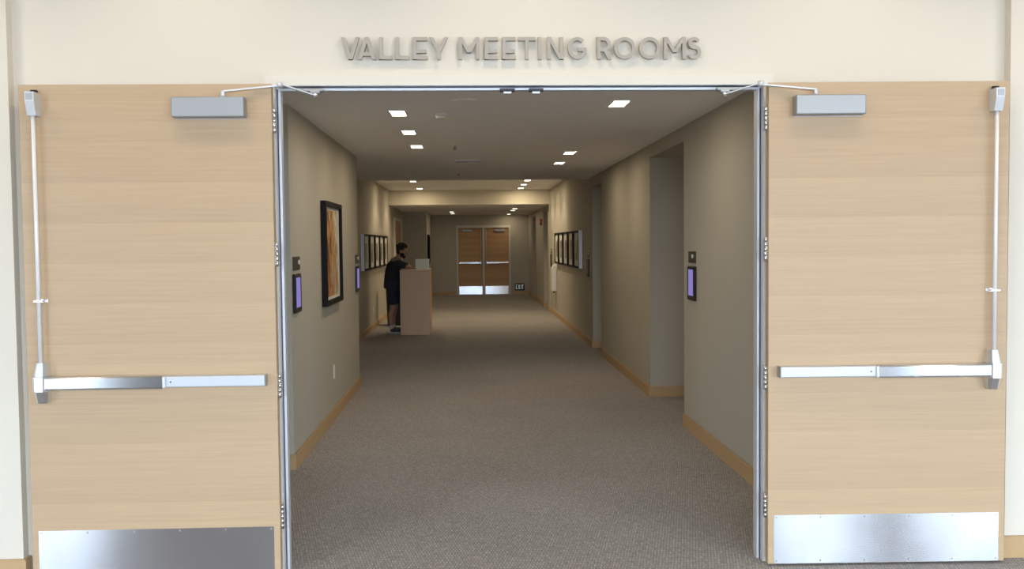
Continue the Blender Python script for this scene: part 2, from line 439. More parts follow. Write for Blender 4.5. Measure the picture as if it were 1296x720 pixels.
# hollow metal frame of the double doors
fr = empty('trim_2', (0, 0, 0))
tag(fr, 'metal frame around the open double doorway', kind='structure')
bm = bmesh.new()
for s in (-1, 1): box(bm, s*1.222, s*1.272, 0.02, YW+0.01, 0, 2.437)
box(bm, -1.272, 1.272, 0.02, YW+0.01, 2.437, 2.487)
obj('frame_face', bm, 'frame_cream', fr)
for s in (-1, 1):
    bm = bmesh.new()
    box(bm, s*1.220, s*1.2215, 0.021, 0.068, 0, 2.437)
    box(bm, s*1.203, s*1.2719, 0.068, 0.118, 0, 2.437)
    box(bm, s*1.220, s*1.2719, 0.118, YI+0.012, 0, 2.437)
    obj('jamb', bm, 'frame_metal', fr)
    obj('seal_strip', BX(s*1.2150, s*1.2195, 0.060, 0.068, 0, 2.425), 'gasket', fr)
bm = bmesh.new()
box(bm, -1.22, 1.22, 0.021, 0.068, 2.4355, 2.437); box(bm, -1.203, 1.203, 0.068, 0.118, 2.419, 2.486); box(bm, -1.22, 1.22, 0.118, YI+0.012, 2.4355, 2.486)
obj('head', bm, 'frame_metal', fr)
obj('seal_strip', BX(-1.207, 1.207, 0.060, 0.068, 2.431, 2.435), 'gasket', fr)
for x in (-0.072, 0.072):                       # latch strikes under the head
    bm = bmesh.new()
    box(bm, x-0.037, x+0.037, 0.03, 0.066, 2.408, 2.423, 0.003)
    st = obj('latch_strike', bm, 'dark_metal', fr)
    obj('roller', BX(x-0.020, x+0.020, 0.034, 0.06, 2.396, 2.409, 0.003), 'satin_alu', st)
for s in (-1, 1):                               # shoes that carry the closer arms
    bm = bmesh.new()
    box(bm, s*0.985, s*1.10, 0.022, 0.066, 2.409, 2.4235, 0.003); box(bm, s*1.0, s*1.05, 0.018, 0.05, 2.398, 2.412, 0.004)
    sh = obj('closer_shoe', bm, 'closer_paint', fr)
    bm = bmesh.new(); cyl(bm, (s*1.025, 0.034, 2.378), (s*1.025, 0.034, 2.412), 0.014, n=14)
    obj('pivot', bm, 'chrome', sh)

# ================================================================== FRONT DOORS
def u_bar(bm, x0, x1, yb, yf, z0, z1, r, n=5):
    """bar along x whose front edges are rounded"""
    zc = (z0+z1)/2; pts = [(x0, yb, z0)]
    for i in range(n+1):
        a = -PI/2 + (PI/2)*i/n
        pts.append((x0, yf + r - r*math.cos(a + 0) if False else yf + r*(1-math.cos(PI/2*i/n)) if False else yf + r - r*math.sin(PI/2*i/n), z0 + r - r*math.cos(PI/2*i/n)))
    for i in range(n+1):
        pts.append((x0, yf + r - r*math.cos(PI/2*i/n), z1 - r + r*math.sin(PI/2*i/n)))
    pts.append((x0, yb, z1))
    prism(bm, pts, (x1-x0, 0, 0))

WD, ZB, HD = 1.2045, 0.012, 2.42
def front_door(n, side, hx, ang, label):
    d = empty('door_%d' % n, (hx, -0.0375, 0), ang)
    tag(d, label, 'door', kind='structure')
    s = side
    yf, yb = -0.0225, 0.0225
    X = lambda a: s*a
    bm = bmesh.new(); box(bm, X(0), X(WD), yf, yb, ZB, ZB+HD, 0.0015, 1)
    obj('door_leaf', bm, 'door_oak', d)
    # kick plate with its screws
    kp = uv_xz(obj('kick_plate', BX(X(0.030), X(WD-0.030), yf-0.0018, yf, ZB+0.002, 0.262), 'steel', d))
    sm = None
    for zz in (0.25, 0.028):
        for i in range(6):
            sx = X(0.043 + (WD-0.086)*i/5)
            if sm is None:
                bm = bmesh.new(); cyl(bm, (0, yf-0.0034, 0), (0, yf-0.0015, 0), 0.0035, 0.005, n=10)
                so = obj('screw', bm, 'chrome', kp); sm = so
            else:
                so = sm.copy(); C.objects.link(so); so.parent = kp
            so.location = (sx, 0, zz)
    # panic bar: rail, push pad, end cap, chassis head, rod, latch, guide
    zc = 0.994
    bm = bmesh.new(); u_bar(bm, min(X(0.050), X(1.09)), max(X(0.050), X(1.09)), yf, yf-0.052, zc-0.027, zc+0.027, 0.006)
    rail = obj('push_bar', bm, 'rail_alu', d)
    rail.location = (0, 0, 0)
    bm = bmesh.new(); u_bar(bm, min(X(0.535), X(1.115)), max(X(0.535), X(1.115)), yf-0.04, yf-0.070, zc-0.031, zc+0.031, 0.010)
    uv_xz(obj('push_pad', bm, 'bar_steel', rail))
    obj('pad_end', BX(X(0.522), X(0.545), yf-0.02, yf-0.067, zc-0.029, zc+0.029, 0.006), 'satin_alu', rail)
    obj('end_cap', BX(X(0.046), X(0.0515), yf, yf-0.053, zc-0.028, zc+0.028, 0.002), 'closer_paint', rail)
    bm = bmesh.new(); cyl(bm, (X(0.50), yf-0.0535, zc), (X(0.50), yf-0.05, zc), 0.004, n=10)
    obj('dogging_hole', bm, 'dark_metal', rail)
    hx0 = 1.118
    bm = bmesh.new()
    # tapered upper and lower covers, flat collar in the middle
    def tub(z0, z1, w0, w1, d0, d1):
        a = [(X(hx0+0.001-w0), yf, z0), (X(hx0-w0), yf-d0*0.75, z0), (X(hx0-w0*0.55), yf-d0, z0), (X(hx0+w0*0.55), yf-d0, z0), (X(hx0+w0), yf-d0*0.75, z0), (X(hx0+w0), yf, z0)]
        b = [(X(hx0+0.001-w1), yf, z1), (X(hx0-w1), yf-d1*0.75, z1), (X(hx0-w1*0.55), yf-d1, z1), (X(hx0+w1*0.55), yf-d1, z1), (X(hx0+w1), yf-d1*0.75, z1), (X(hx0+w1), yf, z1)]
        A = [bm.verts.new(p) for p in a]; B = [bm.verts.new(p) for p in b]; k = len(A)
        fs = [bm.faces.new(A), bm.faces.new(B[::-1])] + [bm.faces.new((A[i], B[i], B[(i+1) % k], A[(i+1) % k])) for i in range(k)]
        bmesh.ops.recalc_face_normals(bm, faces=fs)
    tub(zc+0.036, zc+0.100, 0.033, 0.024, 0.068, 0.052)
    tub(zc-0.038, zc-0.096, 0.033, 0.025, 0.066, 0.052)
    tub(zc-0.037, zc+0.035, 0.036, 0.036, 0.076, 0.076)
    obj('lock_chassis', bm, 'chrome', d)
    bm = bmesh.new(); cyl(bm, (X(hx0+0.004), yf-0.036, zc+0.09), (X(hx0+0.004), yf-0.036, 2.30), 0.0095, n=12)
    rod = obj('vertical_rod', bm, 'white_plastic', d); rod.data.materials[0] = MATS['rod_alu']
    bm = bmesh.new(); box(bm, X(hx0-0.018), X(hx0+0.026), yf, yf-0.048, 1.388, 1.396, 0.001, 1); box(bm, X(hx0-0.024), X(hx0+0.032), yf, yf-0.003, 1.384, 1.400)
    obj('rod_guide', bm, 'chrome', rod)
    bm = bmesh.new()
    pts = [(X(hx0-0.018), yf, 2.278), (X(hx0-0.018), yf-0.052, 2.278), (X(hx0-0.018), yf-0.072, 2.345), (X(hx0-0.018), yf-0.072, 2.388), (X(hx0-0.018), yf, 2.388)]
    prism(bm, pts, (s*0.042, 0, 0))
    la = obj('top_latch', bm, 'satin_alu', d)
    obj('latch_window', BX(X(hx0-0.012), X(hx0+0.020), yf-0.0715, yf-0.074, 2.350, 2.383), 'closer_paint', la)
    bm = bmesh.new(); cyl(bm, (X(hx0+0.003), yf-0.02, 2.385), (X(hx0+0.003), yf-0.02, 2.402), 0.017, n=14)
    obj('latch_bolt', bm, 'dark_metal', la)
    # closer
    bm = bmesh.new(); box(bm, X(0.118), X(0.462), yf, yf-0.066, 2.266, 2.363, 0.006, 3)
    cl = obj('door_closer', bm, 'closer_paint', d)
    bm = bmesh.new(); box(bm, X(0.122), X(0.458), yf, yf-0.006, 2.262, 2.266, 0.001, 1)
    obj('back_plate', bm, 'satin_alu', cl)
    px = X(0.222)
    bm = bmesh.new(); cyl(bm, (px, yf-0.036, 2.36), (px, yf-0.036, 2.392), 0.012, n=12)
    obj('spindle', bm, 'satin_alu', cl)
    # the arm: main arm out to the elbow over the hinge edge, then the fore arm back to the shoe
    inv = (Matrix.Translation(d.location) @ Matrix.Rotation(ang, 4, 'Z')).inverted()
    el = inv @ Vector((s*1.180, -0.065, 2.424)); sh = inv @ Vector((s*1.025, 0.034, 2.389))
    bm = bmesh.new()
    def flat_bar(p0, p1, w, t):
        p0, p1 = Vector(p0), Vector(p1); dr = (p1-p0).normalized(); side_ = dr.cross(Vector((0, 0, 1))).normalized()*w; up = side_.cross(dr).normalized()*t
        A = [bm.verts.new(p0+a*side_+b*up) for a, b in ((-1, -1), (1, -1), (1, 1), (-1, 1))]
        B = [bm.verts.new(p1+a*side_+b*up) for a, b in ((-1, -1), (1, -1), (1, 1), (-1, 1))]
        fs = [bm.faces.new(A), bm.faces.new(B[::-1])] + [bm.faces.new((A[i], B[i], B[(i+1) % 4], A[(i+1) % 4])) for i in range(4)]
        bmesh.ops.recalc_face_normals(bm, faces=fs)
    flat_bar((px, yf-0.036, 2.391), (el.x, el.y, el.z-0.002), 0.010, 0.0035)
    ar = obj('closer_arm', bm, 'satin_alu', d)
    bm = bmesh.new(); flat_bar((el.x, el.y, el.z+0.006), sh, 0.009, 0.003)
    obj('fore_arm', bm, 'satin_alu', ar)
    bm = bmesh.new(); cyl(bm, (el.x, el.y, el.z-0.010), (el.x, el.y, el.z+0.014), 0.016, n=16)
    obj('elbow', bm, 'satin_alu', ar)
    # hinges: five knuckles on a pin, two leaves
    first = None
    for z in (2.257, 1.607, 0.959, 0.306):
        if first is None:
            bm = bmesh.new()
            for i in range(5): cyl(bm, (-s*0.009, -0.004, -0.057+i*0.0232), (-s*0.009, -0.004, -0.057+i*0.0232+0.0212), 0.0085, n=12)
            box(bm, -s*0.009, s*0.0005, -0.006, 0.024, -0.057, 0.057)
            cyl(bm, (-s*0.009, -0.004, -0.061), (-s*0.009, -0.004, 0.061), 0.0045, n=10)
            h = obj('hinge', bm, 'chrome', d); first = h
        else:
            h = first.copy(); C.objects.link(h); h.parent = d
        h.location = (0, 0, z)
    return d
front_door(1, -1, -1.2223, -0.0072, 'left light oak veneer door folded back, kick plate half bright half dark')
front_door(2, 1, 1.2223, -0.0298, 'right light oak veneer door folded back, dark band across its kick plate')

# ================================================================== WALL LETTERING
def build_letter(ch, x0, x1, zb, zt, t, bm, yf, yb):
    W, H = x1-x0, zt-zb; lift = [0.0]
    def poly(pts, step=True):                      # strokes that cross never share one plane
        if step: lift[0] += 0.00025
        prism(bm, [(x0+p[0], yf-lift[0], zb+p[1]) for p in pts], (0, yb-yf+2*lift[0], 0))
    def vbar(a): poly([(a, 0), (a+t, 0), (a+t, H), (a, H)])
    def hbar(a, b, z): poly([(a, z), (b, z), (b, z+t), (a, z+t)])
    def arc(cx, cz, rx, rz, a0, a1, tt=t, n=28):
        for i in range(n):
            u, v = a0+(a1-a0)*i/n, a0+(a1-a0)*(i+1)/n
            P = lambda a, k: (cx+(rx-k)*math.cos(a), cz+(rz-k)*math.sin(a))
            poly([P(u, 0), P(v, 0), P(v, tt), P(u, tt)], i == 0)
    def diag(xa, xb, za, zb_, tt=t):
        poly([(xa, za), (xa+tt, za), (xb+tt, zb_), (xb, zb_)])
    if ch == 'V':
        tt = t*1.12; diag(0, W/2-tt/2, H, 0, tt); diag(W-tt, W/2-tt/2, H, 0, tt)
    elif ch == 'A':
        tt = t*1.12; diag(0, W/2-tt/2, 0, H, tt); diag(W-tt, W/2-tt/2, 0, H, tt); hbar(W*0.2, W*0.8, H*0.16)
    elif ch == 'L':
        vbar(0); hbar(0, W, 0)
    elif ch == 'E':
        vbar(0); hbar(0, W, 0); hbar(0, W, H-t); hbar(0, W*0.93, H*0.36-t/2)
    elif ch == 'Y':
        tt = t*1.12; diag(0, W/2-tt/2, H, H*0.36, tt); diag(W-tt, W/2-tt/2, H, H*0.36, tt); poly([(W/2-t/2, 0), (W/2+t/2, 0), (W/2+t/2, H*0.45), (W/2-t/2, H*0.45)])
    elif ch == 'M':
        vbar(0); vbar(W-t); tt = t*1.1
        diag(0, W/2-tt/2, H, H*0.30, tt); diag(W-tt, W/2-tt/2, H, H*0.30, tt)
    elif ch == 'T':
        hbar(0, W, H-t); poly([(W/2-t/2, 0), (W/2+t/2, 0), (W/2+t/2, H), (W/2-t/2, H)])
    elif ch == 'I':
        poly([(0, 0), (W, 0), (W, H), (0, H)])
    elif ch == 'N':
        vbar(0); vbar(W-t); diag(0, W-t*1.15, H, 0, t*1.15)
    elif ch == 'O':
        arc(W/2, H/2, W/2, H/2, 0, 2*PI, n=40)
    elif ch == 'G':
        arc(W/2+0.003, H/2, W/2, H/2, R(48), R(352), n=34); hbar(W*0.55, W, H*0.5-t*0.9)
        poly([(W-t, H*0.20), (W, H*0.24), (W, H*0.5), (W-t, H*0.5)])
    elif ch == 'R':
        vbar(0); r = H*0.33; hbar(0, W-r-0.002, H-t); hbar(0, W-r-0.002, H-2*r)
        arc(W-r-0.004, H-r, r, r, -PI/2, PI/2, n=20); diag(W-t*1.15, W*0.42, 0, H-2*r+t*0.5, t*1.15)
    elif ch == 'S':
        rt, rb = H*0.25+t*0.15, H*0.29+t*0.13; cx = W/2
        arc(cx, H-rt, W*0.44, rt, R(28), R(270), n=22)
        arc(cx, rb, W*0.5, rb, R(90), R(-152), n=24)
sign = empty('wall_lettering', (0, YW, 2.564))
tag(sign, 'raised grey metal lettering reading VALLEY MEETING ROOMS above the double doors', 'sign')
ext = [(-0.893, -0.802), (-0.812, -0.721), (-0.706, -0.644), (-0.625, -0.56), (-0.54, -0.467), (-0.458, -0.364), (-0.313, -0.209), (-0.184, -0.117), (-0.096, -0.029),
       (-0.017, 0.07), (0.082, 0.101), (0.127, 0.208), (0.228, 0.325), (0.377, 0.451), (0.463, 0.571), (0.589, 0.696), (0.714, 0.825), (0.833, 0.902)]
for ch, (a, b) in zip('VALLEYMEETINGROOMS', ext):
    bm = bmesh.new(); build_letter(ch, a, b, 0, 0.109, 0.0175, bm, -0.032, -0.012)
    lt = obj('letter', bm, 'sign_metal', sign)
    bm = bmesh.new(); cx = (a+b)/2
    if ch in 'OGS': zs = ((cx, 0.01), (cx, 0.099))
    elif ch in 'VY': zs = ((cx, 0.02),)
    elif ch in 'AT': zs = ((cx, 0.095),)
    else: zs = ((a+0.01, 0.02), (a+0.01, 0.09))
    bm.free()
    for x, z in zs:
        bm = bmesh.new(); cyl(bm, (x, -0.013, z), (x, 0.0, z), 0.004, n=8); obj('stud', bm, 'letter_back', lt)

# ================================================================== CEILING FITTINGS
def square_ring(bm, hx, hy, w, z0, z1):
    box(bm, -hx-w, -hx, -hy-w, hy+w, z0, z1); box(bm, hx, hx+w, -hy-w, hy+w, z0, z1)
    box(bm, -hx, hx, -hy-w, -hy, z0, z1); box(bm, -hx, hx, hy, hy+w, z0, z1)
def make_downlight():
    d = empty('recessed_downlight', (0, 0, 0))
    bm = bmesh.new(); square_ring(bm, 0.056, 0.145, 0.014, -0.007, 0.0)
    obj('trim_ring', bm, 'vent_paint', d)
    obj('lens', BX(-0.056, 0.056, -0.145, 0.145, -0.003, -0.001), 'lens', d)
    return d
dl0 = make_downlight()
spots = [(-0.815, 2.69, ZC, 'first of three downlights in the left row, nearest the open doors'),
         (-0.815, 3.95, ZC, 'second of three downlights in the left row of the near ceiling'),
         (-0.815, 5.22, ZC, 'last of three downlights in the left row of the near ceiling'),
         (0.835, 2.22, ZC, 'lone large downlight on the right of the near ceiling, closest to the doors'),
         (0.865, 6.00, ZC, 'middle downlight on the right of the near ceiling'),
         (0.875, 7.35, ZC, 'farthest downlight on the right of the near ceiling'),
         (-1.42, 14.5, ZC2, 'front one of two left downlights in the raised ceiling, above the podium'),
         (-1.42, 17.0, ZC2, 'rear one of two left downlights, close before the pale header'),
         (0.89, 14.4, ZC2, 'first of three right downlights in the raised ceiling'),
         (0.89, 15.75, ZC2, 'second of three right downlights in the raised ceiling'),
         (0.90, 17.1, ZC2, 'third right downlight in the raised ceiling, close before the pale header'),
         (-0.81, 22.6, ZC3, 'front left downlight in the far low ceiling beyond the header'),
         (-0.81, 24.0, ZC3, 'rear left downlight in the far low ceiling beyond the header'),
         (0.91, 20.4, ZC3, 'first right downlight in the far low ceiling beyond the header'),
         (0.92, 21.8, ZC3, 'second right downlight in the far low ceiling beyond the header'),
         (0.94, 25.1, ZC3, 'last right downlight, close to the wall of the far double doors')]
for i, (x, y, z, lab) in enumerate(spots):
    d = dl0 if i == 0 else copy_tree(dl0)
    d.location = (x, y, z)
    tag(d, 'bright ' + lab, 'ceiling light', 'recessed rectangular downlights in the hallway ceiling')
for i, (x, y, z, lab) in enumerate(spots):
    dd = [o for o in C.objects if o.name.startswith('recessed_downlight') and (o.location - Vector((x, y, z))).length < 1e-4][0]
    col = (1.0, 0.81, 0.53)
    if z == ZC2:       # narrower lamps that throw scallops on the walls and the header
        light('AREA', 'downlight_lamp', (0, 0, -0.004), HALL_LAMP*1.5, col, dd, shape='RECTANGLE', size=0.11, size_y=0.28)
        light('SPOT', 'downlight_lamp', (0, 0, -0.012), HALL_LAMP*4.0, col, dd, spot_size=R(128), spot_blend=0.35, shadow_soft_size=0.04)
    else:
        e = HALL_LAMP * (1.0 if z == ZC else 0.5)
        light('AREA', 'downlight_lamp', (0, 0, -0.004), e, col, dd, shape='RECTANGLE', size=0.11, size_y=0.28)

# lobby downlights over the doors (above the frame of the picture, wash the wall from above)
for x, y, e in ((-3.2, -0.75, 1.0), (-1.6, -0.75, 0.85), (0.0, -0.75, 0.85), (1.6, -0.75, 0.85), (3.2, -0.75, 1.0)):
    d = empty('lobby_downlight', (x, y, ZLOB))
    tag(d, 'round warm lobby ceiling downlight, ' + {-3.2: 'leftmost of five', -1.6: 'second from left', 0.0: 'middle one of five', 1.6: 'second from right', 3.2: 'rightmost of five'}[x], 'ceiling light', 'lobby downlights')
    bm = bmesh.new(); cyl(bm, (0, 0, -0.008), (0, 0, 0), 0.09, n=24); obj('trim_ring', bm, 'vent_paint', d)
    bm = bmesh.new(); cyl(bm, (0, 0, -0.010), (0, 0, -0.008), 0.07, n=24); obj('lens', bm, 'lobby_lens', d)
    light('SPOT', 'lobby_lamp', (0, 0, -0.03), WARM_LAMP*e, (1.0, 0.80, 0.56), d, spot_size=R(140), spot_blend=0.6, shadow_soft_size=0.09)

sp = empty('ceiling_speaker', (-0.30, 2.07, ZC)); tag(sp, 'flat round ceiling speaker grille, low contrast, centre of the near ceiling', 'speaker')
bm = bmesh.new(); cyl(bm, (0, 0, -0.007), (0, 0, 0), 0.10, n=32); obj('rim', bm, 'hall_ceiling', sp)
bm = bmesh.new(); cyl(bm, (0, 0, -0.010), (0, 0, -0.007), 0.086, n=32); obj('grille', bm, 'hall_ceiling', sp)
sd = empty('smoke_detector', (-0.487, 2.74, ZC)); tag(sd, 'small white smoke detector dome on the near ceiling by the left light row', 'smoke detector')
bm = bmesh.new(); cyl(bm, (0, 0, -0.014), (0, 0, 0), 0.055, n=24); obj('base', bm, 'vent_paint', sd)
bm = bmesh.new(); cyl(bm, (0, 0, -0.040), (0, 0, -0.014), 0.036, 0.048, n=24); obj('sensor_cap', bm, 'white_plastic', sd)
for i, (x, y, lab) in enumerate(((-0.42, 5.2, 'nearer small dark sprinkler head on the near ceiling'), (-0.43, 9.0, 'farther small dark sprinkler head past the vent on the near ceiling'))):
    s_ = empty('sprinkler_head', (x, y, ZC)); tag(s_, lab, 'sprinkler', 'ceiling sprinklers')
    bm = bmesh.new(); cyl(bm, (0, 0, -0.006), (0, 0, 0), 0.036, n=20); obj('escutcheon', bm, 'vent_paint', s_)
    bm = bmesh.new(); cyl(bm, (0, 0, -0.034), (0, 0, -0.006), 0.010, n=10); cyl(bm, (0, 0, -0.038), (0, 0, -0.034), 0.024, n=16); obj('deflector', bm, 'sign_metal', s_)
vn = empty('ceiling_vent', (-0.29, 7.05, ZC)); tag(vn, 'pale slotted air vent in the centre of the near ceiling', 'vent')
bm = bmesh.new(); square_ring(bm, 0.135, 0.20, 0.022, -0.012, 0.0); obj('vent_frame', bm, 'vent_paint', vn)
obj('duct', BX(-0.135, 0.135, -0.20, 0.20, -0.003, -0.001), 'vent_paint', vn)
vs = None
for i in range(7):
    if vs is None:
        bm = bmesh.new(); prism(bm, [(-0.135, -0.012, -0.010), (-0.135, 0.014, -0.003), (-0.135, 0.014, -0.0015), (-0.135, -0.012, -0.0085)], (0.27, 0, 0)); vs = obj('slat', bm, 'vent_paint', vn); o = vs
    else:
        o = vs.copy(); C.objects.link(o); o.parent = vn
    o.location = (0, -0.168 + i*0.056, 0)

# ================================================================== WALL FITTINGS
def wall_item(name, x, y, z, facing):
    """facing +1: hangs on a left wall (looks to +x); -1: on a right wall"""
    return empty(name, (x, y, z), 0.0 if facing > 0 else PI)
def room_display(x, y, z, facing, lab, lit=True):
    d = wall_item('room_display', x, y, z, facing); tag(d, lab, 'display', 'room schedule displays in the hallway')
    obj('bezel', BX(0, 0.022, -0.128, 0.128, -0.145, 0.145, 0.003, 1), 'black_plastic', d)
    obj('screen', BX(0.022, 0.0228, -0.082, 0.082, -0.105, 0.118), 'screen' if lit else 'dark_screen', d)
def room_plate(x, y, z, facing, lab):
    d = wall_item('room_plate', x, y, z, facing); tag(d, lab, 'plate', 'dark metal plates above the displays')
    obj('plate', BX(0, 0.012, -0.12, 0.12, -0.05, 0.05, 0.002, 1), 'bronze_plate', d)
    bm = bmesh.new(); yy = 0.05
    cyl(bm, (0.012, yy, 0.008), (0.022, yy, 0.008), 0.017, n=16); obj('button', bm, 'white_plastic', d)
room_display(XL, 2.405, 1.290, 1, 'lit violet screen in black bezel on the left wall nearest the open doors')
room_plate(XL, 2.425, 1.514, 1, 'dark plate with pale button on the left wall nearest the open doors')
room_display(XL, 6.15, 1.258, 1, 'lit violet screen in black bezel at the far end of the near left wall')
room_plate(XL, 6.16, 1.485, 1, 'dark plate with pale button at the far end of the near left wall')
room_display(XR, 3.262, 1.292, -1, 'lit violet screen in black bezel on the right wall before the first recess')
room_plate(XR, 3.268, 1.515, -1, 'dark plate with pale button on the right wall before the first recess')
room_display(XR, 10.42, 1.240, -1, 'black bezel display on the right wall just past the second recess', False)
room_plate(XR, 10.43, 1.460, -1, 'dark plate on the right wall just past the second recess')
room_display(XR, 17.45, 1.24, -1, 'small dark display on the far right wall beyond the row of frames', False)
room_plate(XR, 17.45, 1.46, -1, 'small dark plate on the far right wall beyond the row of frames')
def outlet(x, y, z, lab):
    d = wall_item('wall_outlet', x, y, z, 1); tag(d, lab, 'outlet', 'white wall outlets')
    obj('cover_plate', BX(0, 0.006, -0.042, 0.042, -0.066, 0.066, 0.002, 1), 'white_plastic', d)
    for zz in (-0.022, 0.022):
        obj('socket', BX(0.006, 0.0085, -0.017, 0.017, zz-0.014, zz+0.014, 0.001, 1), 'vent_paint', d)
outlet(XL, 4.27, 0.445, 'white outlet plate low on the near left wall under the large picture')
outlet(XLF, 13.75, 0.372, 'white outlet plate low on the far left wall under the row of frames')

# large abstract picture on the near left wall
pc = wall_item('framed_picture', XL, 4.155, 1.572, 1); tag(pc, 'large abstract rust and cream print in a deep black frame on the near left wall', 'picture')
hw, hh, fw, dp = 0.515, 0.468, 0.045, 0.05
bm = bmesh.new()
box(bm, 0, dp, -hw, -hw+fw, -hh, hh, 0.002, 1); box(bm, 0, dp, hw-fw, hw, -hh, hh, 0.002, 1)
box(bm, 0, dp, -hw+fw, hw-fw, -hh, -hh+fw); box(bm, 0, dp, -hw+fw, hw-fw, hh-fw, hh)
obj('picture_frame', bm, 'black_wood', pc)
obj('mount_board', BX(0.02, 0.022, -hw+fw, hw-fw, -hh+fw, hh-fw), 'mat_board', pc)
obj('print', BX(0.022, 0.0235, -hw+fw+0.012, hw-fw-0.09, -hh+fw+0.03, hh-fw-0.03), 'art', pc)

# rows of five shadow-box frames
def frame_row(x, ys, z, facing, labels, group):
    first = None
    hw, hh = 0.405, 0.325
    for y, lab in zip(ys, labels):
        if first is None:
            d = wall_item('photo_frame', x, y, z, facing); first = d
            bm = bmesh.new()
            box(bm, 0.0, 0.055, -hw, -hw+0.012, -hh, hh); box(bm, 0.0, 0.055, hw-0.012, hw, -hh, hh)
            box(bm, 0.0, 0.055, -hw+0.012, hw-0.012, -hh, -hh+0.012); box(bm, 0.0, 0.055, -hw+0.012, hw-0.012, hh-0.012, hh)
            obj('frame_side', bm, 'black_wood', d)
            bm = bmesh.new()
            for a, b, c, e in ((-hw, -hw+0.055, -hh, hh), (hw-0.055, hw, -hh, hh), (-hw+0.055, hw-0.055, -hh, -hh+0.035), (-hw+0.055, hw-0.055, hh-0.035, hh)):
                box(bm, 0.055, 0.062, a, b, c, e)
            obj('rim', bm, 'black_wood', d)
            obj('mount_board', BX(0.044, 0.046, -hw+0.012, hw-0.012, -hh+0.012, hh-0.012), 'mat_board', d)
            obj('photo', BX(0.046, 0.047, -0.17, 0.17, -0.19, 0.16), 'photo', d)
        else:
            d = copy_tree(first)
        d.location = (x, y, z)
        tag(d, lab, 'picture', group)
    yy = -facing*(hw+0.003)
    obj('daylit_end', BX(0.0, 0.058, yy-0.003, yy+0.003, -hh, hh), 'daylit_side', first)['label'] = 'pale end with daylight from the doors put into its colour'  # added pale panel, paints daylight onto the nearest frame's end
ords = ['nearest', 'second', 'third', 'fourth', 'farthest']
frame_row(XLF, [12.30+0.96*i for i in range(5)], 1.51, 1, ['%s of five dark-rimmed frames on the left wall behind the podium' % o for o in ords], 'frames on the left hallway wall')
frame_row(XR, [11.72+0.96*i for i in range(5)], 1.53, -1, ['%s of five dark-rimmed frames on the right hallway wall' % o for o in ords], 'frames on the right hallway wall')

# white dispenser on the far right wall
wb = wall_item('wall_dispenser', XR, 16.3, 0.86, -1); tag(wb, 'tall narrow white dispenser on the right wall beyond the row of frames', 'dispenser')
obj('housing', BX(0, 0.10, -0.17, 0.17, -0.29, 0.22, 0.015, 2), 'white_plastic', wb)
bm = bmesh.new(); prism(bm, [(0.0, -0.17, 0.22), (0.09, -0.17, 0.22), (0.055, -0.17, 0.30), (0.0, -0.17, 0.30)], (0, 0.34, 0)); obj('lid', bm, 'white_plastic', wb)
bm = bmesh.new(); cyl(bm, (0.05, 0, -0.33), (0.05, 0, -0.29), 0.02, n=12); obj('nozzle', bm, 'dark_metal', wb)

fa = wall_item('fire_alarm', XRF, 20.0, 2.19, -1); tag(fa, 'small red fire alarm high on the far right wall', 'fire alarm')
obj('housing', BX(0, 0.05, -0.06, 0.06, -0.085, 0.085, 0.006, 2), 'red_plastic', fa)
bm = bmesh.new(); box(bm, 0.05, 0.062, -0.035, 0.035, -0.02, 0.05, 0.003, 1); obj('strobe', bm, 'white_plastic', fa)

ex = empty('exit_sign', (1.29, Y_END-0.02, 0.24)); tag(ex, 'low black exit sign with pale letters EXIT beside the far doors', 'sign')
obj('panel', BX(-0.155, 0.155, 0, 0.018, -0.112, 0.112, 0.004, 1), 'exit_black', ex)
def ext_letter(ch, x0, x1):
    bm = bmesh.new(); build_letter(ch, x0, x1, -0.075, 0.075, 0.020, bm, -0.003, 0.0)
    return obj('letter', bm, 'exit_letter', ex)
ext_letter('E', -0.125, -0.075)
bm = bmesh.new()
for a, b in ((-0.060, -0.005), (-0.005-0.022+0.022, -0.060)):
    prism(bm, [(a-0.0, -0.003, -0.075), (a+0.022, -0.003, -0.075), (b+0.022, -0.003, 0.075), (b, -0.003, 0.075)], (0, 0.003, 0))
obj('letter', bm, 'exit_letter', ex)
ext_letter('I', 0.033, 0.053); ext_letter('T', 0.068, 0.128)

# picture on the wall block near the far doors
ep = wall_item('end_picture', -1.53, 23.1, 1.5, 1); tag(ep, 'tall black-framed picture on the wall block left of the far doors', 'picture')
bm = bmesh.new()
for a, b, c, e in ((-0.40, -0.34, -0.42, 0.42), (0.34, 0.40, -0.42, 0.42), (-0.34, 0.34, -0.42, -0.36), (-0.34, 0.34, 0.36, 0.42)): box(bm, 0, 0.05, a, b, c, e)
obj('picture_frame', bm, 'black_wood', ep)
obj('print', BX(0.015, 0.02, -0.34, 0.34, -0.36, 0.36), 'photo', ep)

